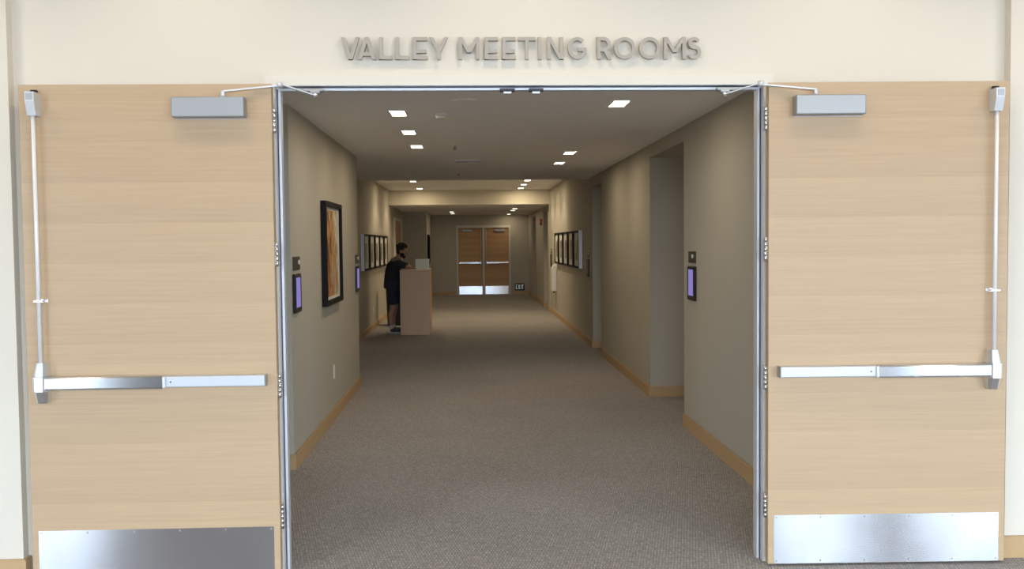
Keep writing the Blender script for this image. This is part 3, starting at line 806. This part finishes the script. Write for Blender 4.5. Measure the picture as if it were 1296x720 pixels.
# ================================================================== FAR DOUBLE DOORS, SIDE DOORS
def door_leaf_parts(d, x0, x1, side, y):
    """one leaf of the far pair: leaf, kick plate, push bar, closer"""
    obj('door_leaf', BX(x0, x1, y, y+0.045, 0.01, 2.145), 'far_door_oak', d)
    uv_xz(obj('kick_plate', BX(x0+0.02, x1-0.02, y-0.002, y, 0.015, 0.275), 'steel', d))
    bm = bmesh.new(); u_bar(bm, x0+0.03, x1-0.03, y, y-0.06, 1.005, 1.055, 0.006); pb = uv_xz(obj('push_bar', bm, 'bar_steel', d))
    m = (x0+x1)/2; a, b = (m-0.05, x1-0.06) if side < 0 else (x0+0.06, m+0.05)
    bm = bmesh.new(); u_bar(bm, a, b, y-0.05, y-0.075, 1.0, 1.06, 0.008); uv_xz(obj('push_pad', bm, 'bar_steel', pb))
    e = x1-0.05 if side < 0 else x0+0.05
    obj('lock_chassis', BX(e-0.028, e+0.028, y, y-0.065, 0.94, 1.12, 0.008, 2), 'closer_paint', d)
    bm = bmesh.new(); cyl(bm, (e, y-0.03, 1.11), (e, y-0.03, 2.1), 0.009, n=10); obj('vertical_rod', bm, 'satin_alu', d)
    c = x0+0.13 if side < 0 else x1-0.13-0.32
    obj('door_closer', BX(c, c+0.32, y, y-0.06, 2.03, 2.10, 0.005, 2), 'closer_paint', d)
d3 = empty('door_3', (0, 0, 0)); tag(d3, 'left leaf of the closed oak double doors at the end of the hallway', 'door', kind='structure')
door_leaf_parts(d3, -0.672, 0.110, -1, Y_END+0.03)
d4 = empty('door_4', (0, 0, 0)); tag(d4, 'right leaf of the closed oak double doors at the end of the hallway', 'door', kind='structure')
door_leaf_parts(d4, 0.170, 0.952, 1, Y_END+0.03)
ft = empty('trim_3', (0, 0, 0)); tag(ft, 'grey frame with centre post around the far double doors', kind='structure')
for a, b in ((-0.735, -0.675), (0.955, 1.015)): obj('jamb', BX(a, b, Y_END-0.025, Y_END+0.12, 0, 2.23), 'grey_frame', ft)
obj('mullion', BX(0.113, 0.167, Y_END-0.02, Y_END+0.10, 0, 2.17), 'grey_frame', ft)
obj('head', BX(-0.675, 0.955, Y_END-0.025, Y_END+0.12, 2.15, 2.23), 'grey_frame', ft)

# doors in the far left wall, seen edge-on behind the man
d5 = empty('door_5', (XLF, 19.95, 0)); tag(d5, 'dark double door in the left wall behind the man, seen edge-on', 'door', kind='structure')
for y0, y1 in ((-1.02, -0.005), (0.005, 1.02)):
    obj('door_leaf', BX(0.004, 0.02, y0, y1, 0.01, 2.24), 'far_door_oak', d5)
bm = bmesh.new()
box(bm, 0.0, 0.05, -1.09, -1.03, 0, 2.31); box(bm, 0.0, 0.05, 1.03, 1.09, 0, 2.31); box(bm, 0.0, 0.05, -1.03, 1.03, 2.25, 2.31)
obj('door_frame', bm, 'grey_frame', d5)
for y in (-0.09, 0.09):
    bm = bmesh.new(); cyl(bm, (0.055, y, 0.9), (0.055, y, 1.2), 0.01, n=10); cyl(bm, (0.02, y, 0.93), (0.055, y, 0.93), 0.007, n=8); cyl(bm, (0.02, y, 1.17), (0.055, y, 1.17), 0.007, n=8)
    obj('pull_handle', bm, 'satin_alu', d5)
# doors at the back of the right-hand recesses (turned away from the lens)
for n, (y0, y1, zt) in enumerate(((3.607, 5.198, 2.5), (8.88, 9.93, 2.48), (18.15, 19.41, 2.40), (22.29, 23.48, 2.38))):
    d = empty('door_%d' % (6+n), (2.36, (y0+y1)/2, 0)); tag(d, 'oak meeting room door at the back of right recess number %d' % (n+1), kind='structure')
    hwid = (y1-y0)/2 - 0.03
    obj('door_leaf', BX(-0.02, -0.001, -hwid+0.05, hwid-0.05, 0.01, 2.14), 'far_door_oak', d)
    bm = bmesh.new()
    box(bm, -0.03, -0.001, -hwid, -hwid+0.048, 0, 2.2); box(bm, -0.03, -0.001, hwid-0.048, hwid, 0, 2.2); box(bm, -0.03, -0.001, -hwid+0.048, hwid-0.048, 2.15, 2.2)
    obj('door_frame', bm, 'grey_frame', d)
    bm = bmesh.new(); cyl(bm, (-0.07, hwid-0.12, 1.0), (-0.02, hwid-0.12, 1.0), 0.012, n=12); cyl(bm, (-0.065, hwid-0.12, 1.0), (-0.065, hwid-0.25, 1.0), 0.010, n=12)
    obj('lever_handle', bm, 'satin_alu', d)

# ================================================================== PODIUM, BOX, BIN
pd = empty('podium', (-1.29, 12.9, 0)); tag(pd, 'tall light oak reception podium in the hallway with a man behind it', 'podium')
px0, px1, py0, py1 = -0.266, 0.262, -0.50, 0.50
obj('front_panel', BX(px0, px1, py0, py0+0.02, 0.0, 1.160, 0.0015, 1), 'podium_oak', pd)
obj('side_panel', BX(px1-0.02, px1, py0+0.021, py1, 0.0, 1.160, 0.0015, 1), 'podium_oak', pd)
obj('back_panel', BX(px0, px1-0.021, py1-0.02, py1, 0.0, 1.160, 0.0015, 1), 'podium_oak', pd)
obj('shelf', BX(px0, px1-0.021, py0+0.021, py1-0.021, 0.55, 0.57), 'podium_oak', pd)
obj('floor_panel', BX(px0, px1-0.021, py0+0.021, py1-0.021, 0.06, 0.08), 'podium_oak', pd)
obj('top', BX(px0, px1, py0, py1, 1.161, 1.183, 0.002, 1), 'podium_oak', pd)
bx = empty('white_box', (-1.175, 12.95, 1.1832)); tag(bx, 'pale greenish white lidded box on top of the oak podium', 'box')
obj('carton', BX(-0.122, 0.122, -0.10, 0.10, 0, 0.125, 0.003, 1), 'box_card', bx)
obj('lid', BX(-0.126, 0.126, -0.104, 0.104, 0.126, 0.185, 0.003, 1), 'box_card', bx)
bn = empty('tall_bin', (-1.82, 14.6, 0)); tag(bn, 'dark navy tall bin on the floor behind the man by the left wall', 'bin')
bm = bmesh.new()
A = [bm.verts.new((a*0.15, b*0.15, 0)) for a, b in ((-1, -1), (1, -1), (1, 1), (-1, 1))]; B = [bm.verts.new((a*0.175, b*0.175, 0.74)) for a, b in ((-1, -1), (1, -1), (1, 1), (-1, 1))]
bm.faces.new(A[::-1]); bm.faces.new(B)
for i in range(4): bm.faces.new((A[i], A[(i+1) % 4], B[(i+1) % 4], B[i]))
obj('body', bm, 'navy_bin', bn)
obj('lid', BX(-0.182, 0.182, -0.182, 0.182, 0.741, 0.80, 0.015, 2), 'black_plastic', bn)

# ================================================================== THE MAN
def skin_bm(chains, sub=2, root=0):
    """chains: lists of (point, radius); equal points are shared. Returns a bmesh of the evaluated skin surface"""
    verts, rad, edges, index = [], [], [], {}
    for ch in chains:
        prev = None
        for p, r in ch:
            k = tuple(round(c, 5) for c in p)
            if k not in index: index[k] = len(verts); verts.append(p); rad.append(r)
            i = index[k]
            if prev is not None and prev != i: edges.append((prev, i))
            prev = i
    me = bpy.data.meshes.new('tmp'); me.from_pydata(verts, edges, [])
    o = bpy.data.objects.new('tmp', me); C.objects.link(o)
    o.modifiers.new('skin', 'SKIN')
    if not me.skin_vertices: raise RuntimeError('no skin layer')
    for i, sv in enumerate(me.skin_vertices[0].data):
        rr = rad[i]; sv.radius = rr if hasattr(rr, '__len__') else (rr, rr); sv.use_root = (i == root)
    o.modifiers['skin'].use_smooth_shade = True
    m = o.modifiers.new('sub', 'SUBSURF'); m.levels = sub; m.render_levels = sub
    bpy.context.view_layer.update()
    ev = o.evaluated_get(bpy.context.evaluated_depsgraph_get())
    bm = bmesh.new(); bm.from_mesh(ev.to_mesh()); ev.to_mesh_clear()
    bpy.data.objects.remove(o); bpy.data.meshes.remove(me)
    return bm
def remesh(bm, vox):
    me = bpy.data.meshes.new('tmp'); bm.to_mesh(me); bm.free()
    o = bpy.data.objects.new('tmp', me); C.objects.link(o)
    m = o.modifiers.new('r', 'REMESH'); m.mode = 'VOXEL'; m.voxel_size = vox; m.use_smooth_shade = True
    s = o.modifiers.new('s', 'SMOOTH'); s.factor = 0.5; s.iterations = 3
    bpy.context.view_layer.update()
    ev = o.evaluated_get(bpy.context.evaluated_depsgraph_get())
    b2 = bmesh.new(); b2.from_mesh(ev.to_mesh()); ev.to_mesh_clear()
    bpy.data.objects.remove(o); bpy.data.meshes.remove(me)
    return b2
PY = 12.90
def man():
    pel = (-1.725, PY, 0.93); waist = (-1.735, PY, 1.06); chest = (-1.70, PY, 1.22); up = (-1.655, PY, 1.335); neck = (-1.615, PY, 1.41); hd0 = (-1.575, PY, 1.475)
    ch = [[(pel, (0.11, 0.13)), (waist, (0.085, 0.115)), (chest, (0.10, 0.135)), (up, (0.08, 0.12)), (neck, 0.056), (hd0, 0.058)]]
    arms = {}
    for s in (-1, 1):
        sh = (-1.665, PY+s*0.185, 1.315); el = (-1.445, PY+s*0.235, 1.222); wr = (-1.395, PY+s*0.085-0.05, 1.218)
        ch.append([(up, (0.08, 0.12)), (sh, 0.062), ((-1.565, PY+s*0.215, 1.27), 0.050), (el, 0.043), ((-1.425, PY+s*0.16-0.02, 1.222), 0.040), (wr, 0.028)])
        # hand lying on the podium top: palm, four fingers and a thumb
        dv = (Vector((-1.345, PY+s*0.02-0.06, 1.206)) - Vector(wr)).normalized(); sd_ = Vector((0, 0, 1)).cross(dv).normalized()
        palm = Vector(wr) + dv*0.05 + Vector((0, 0, -0.008))
        ch.append([(wr, 0.028), (tuple(palm), (0.022, 0.034))])
        for k, (off, ln) in enumerate(((-0.028, 0.070), (-0.010, 0.080), (0.009, 0.075), (0.026, 0.058))):
            b0 = palm + dv*0.022 + sd_*off; m1 = b0 + dv*ln*0.5 + Vector((0, 0, 0.006)); e1 = b0 + dv*ln + Vector((0, 0, -0.006))
            arms.setdefault(s, []).append([(tuple(palm+sd_*off*0.7), 0.010), (tuple(b0), 0.0095), (tuple(m1), 0.009), (tuple(e1), 0.0075)])
        t0 = palm - dv*0.02 - sd_*0.02*s
        arms[s].append([(tuple(t0), 0.011), (tuple(t0 - sd_*0.028*s + dv*0.022), 0.011), (tuple(t0 - sd_*0.034*s + dv*0.055), 0.009)])
    legs = {}
    for s, xk, xf in ((-1, -1.715, -1.735), (1, -1.690, -1.715)):
        hip = (-1.725, PY+s*0.095, 0.86); kn = (xk, PY+s*0.10, 0.49); cf = (xk-0.045, PY+s*0.10, 0.34); an = (xf-0.02, PY+s*0.10, 0.09)
        ch.append([(pel, (0.11, 0.13)), (hip, 0.098), (kn, 0.060), (cf, 0.060), (an, 0.040), ((xf+0.05, PY+s*0.105, 0.045), 0.036), ((xf+0.13, PY+s*0.11, 0.035), 0.028)])
        legs[s] = (hip, kn, cf, an, xf)
    bm = skin_bm(ch)
    for s in (-1, 1):
        for f in arms[s]:
            b2 = skin_bm([f], 1); me = bpy.data.meshes.new('t'); b2.to_mesh(me); b2.free(); bm.from_mesh(me); bpy.data.meshes.remove(me)
    # head: cranium, face and jaw, nose, ears, brow; tilted a little down towards the podium
    hb = bmesh.new()
    ball(hb, (0, 0, 0.035), (0.098, 0.076, 0.092), 24, 16)
    ball(hb, (0.030, 0, -0.020), (0.066, 0.062, 0.094), 24, 16)
    ball(hb, (0.066, 0, -0.086), (0.026, 0.030, 0.022))
    ball(hb, (0.080, 0, 0.018), (0.022, 0.048, 0.014))
    cyl(hb, (0.088, 0, 0.014), (0.112, 0, -0.026), 0.009, 0.014, 10); ball(hb, (0.107, 0, -0.028), (0.014, 0.016, 0.011))
    ball(hb, (0.090, 0, -0.058), (0.012, 0.026, 0.011))
    for s in (-1, 1): ball(hb, (-0.012, s*0.076, -0.004), (0.020, 0.010, 0.032))
    HM = Matrix.Translation((-1.555, PY, 1.522)) @ Matrix.Rotation(R(14), 4, 'Y')
    hb.transform(HM)
    me = bpy.data.meshes.new('t'); hb.to_mesh(me); hb.free(); bm.from_mesh(me); bpy.data.meshes.remove(me)
    body = obj('person', remesh(bm, 0.0065), 'skin', smooth=True)
    tag(body, 'bearded man in dark shirt and navy shorts leaning on the oak podium', 'person')
    # hair: cap of curls, and the beard
    bm = bmesh.new(); rnd = random.Random(3)
    ball(bm, (-0.018, 0, 0.052), (0.100, 0.086, 0.088), 20, 14)
    for i in range(70):
        a = rnd.uniform(0, 2*PI); e = rnd.uniform(0.0, PI/2)
        dvec = Vector((math.cos(a)*math.cos(e), math.sin(a)*math.cos(e), math.sin(e)))
        p = Vector((-0.012, 0, 0.055)) + Vector((dvec.x*0.098, dvec.y*0.083, dvec.z*0.088))
        if dvec.x > 0.45 and p.z < 0.085: continue
        ball(bm, p, rnd.uniform(0.015, 0.024), 8, 6)
    for s in (-1, 1): ball(bm, (-0.045, s*0.05, -0.01), (0.045, 0.03, 0.06), 10, 8)
    bm.transform(HM); h = obj('hair', bm, 'hair', body, smooth=True)
    bm = bmesh.new()
    ball(bm, (0.066, 0, -0.094), (0.034, 0.042, 0.032), 14, 10)
    for s in (-1, 1): ball(bm, (0.030, s*0.044, -0.062), (0.042, 0.024, 0.046), 12, 8); ball(bm, (0.088, s*0.018, -0.046), (0.012, 0.020, 0.007), 10, 6)
    bm.transform(HM); obj('beard', bm, 'hair', body, smooth=True)
    for s in (-1, 1):
        bm = bmesh.new(); ball(bm, (0.089, s*0.030, 0.002), (0.009, 0.012, 0.008), 10, 8); bm.transform(HM); obj('eye', bm, 'eye', body, smooth=True)
    # shirt: torso and sleeves to just past the elbow
    sc = [[((-1.733, PY, 0.81), (0.152, 0.176)), ((-1.735, PY, 0.87), (0.156, 0.178)), ((-1.735, PY, 0.92), (0.152, 0.174)), ((-1.737, PY, 1.04), (0.128, 0.158)), ((-1.70, PY, 1.22), (0.135, 0.172)), ((-1.655, PY, 1.335), (0.102, 0.15)), ((-1.625, PY, 1.392), (0.066, 0.07))]]
    for s in (-1, 1):
        sc.append([((-1.655, PY, 1.335), (0.102, 0.15)), ((-1.665, PY+s*0.190, 1.318), 0.078), ((-1.565, PY+s*0.218, 1.272), 0.068), ((-1.447, PY+s*0.235, 1.236), 0.054)])
    obj('shirt', remesh(skin_bm(sc), 0.008), 'shirt', body, smooth=True)
    bm = bmesh.new()
    for s in (-1, 1): ball(bm, (-1.668, PY+s*0.155, 1.350), (0.088, 0.095, 0.052), 16, 10)
    obj('shirt_yoke', bm, 'shirt_yoke', body, smooth=True)['label'] = 'lighter grey shoulder panel'
    # shorts
    sc = [[((-1.732, PY, 1.04), (0.128, 0.155)), ((-1.728, PY, 0.97), (0.146, 0.168)), ((-1.728, PY, 0.88), (0.148, 0.17))]]
    for s in (-1, 1):
        hip, kn, cf, an, xf = legs[s]
        sc.append([((-1.728, PY, 0.88), (0.148, 0.17)), ((-1.725, PY+s*0.10, 0.80), 0.118), ((kn[0]-0.004, PY+s*0.102, 0.50), 0.094)])
    obj('shorts', remesh(skin_bm(sc), 0.008), 'shorts', body, smooth=True)
    for s in (-1, 1):
        hip, kn, cf, an, xf = legs[s]
        bm = skin_bm([[((an[0]-0.004, PY+s*0.10, 0.165), 0.052), ((an[0], PY+s*0.10, 0.115), 0.050), ((an[0]+0.01, PY+s*0.10, 0.06), 0.050)]], 2)
        obj('sock', bm, 'sock', body, smooth=True)
        bm = skin_bm([[((xf-0.045, PY+s*0.10, 0.055), 0.050), ((xf+0.02, PY+s*0.102, 0.060), 0.052), ((xf+0.09, PY+s*0.106, 0.048), 0.046), ((xf+0.150, PY+s*0.11, 0.042), 0.036)]], 2)
        for v in bm.verts: v.co.z = max(v.co.z, 0.020)
        sh = obj('shoe', bm, 'shoe', body, smooth=True)
        bm = bmesh.new(); pts = []
        for i in range(24):
            a = 2*PI*i/24; pts.append((xf+0.045+0.138*math.cos(a), PY+s*0.105+(0.046+0.006*math.cos(a))*math.sin(a), 0.0005))
        prism(bm, pts, (0, 0, 0.026)); obj('sole', bm, 'sole', sh)
    return body
man()
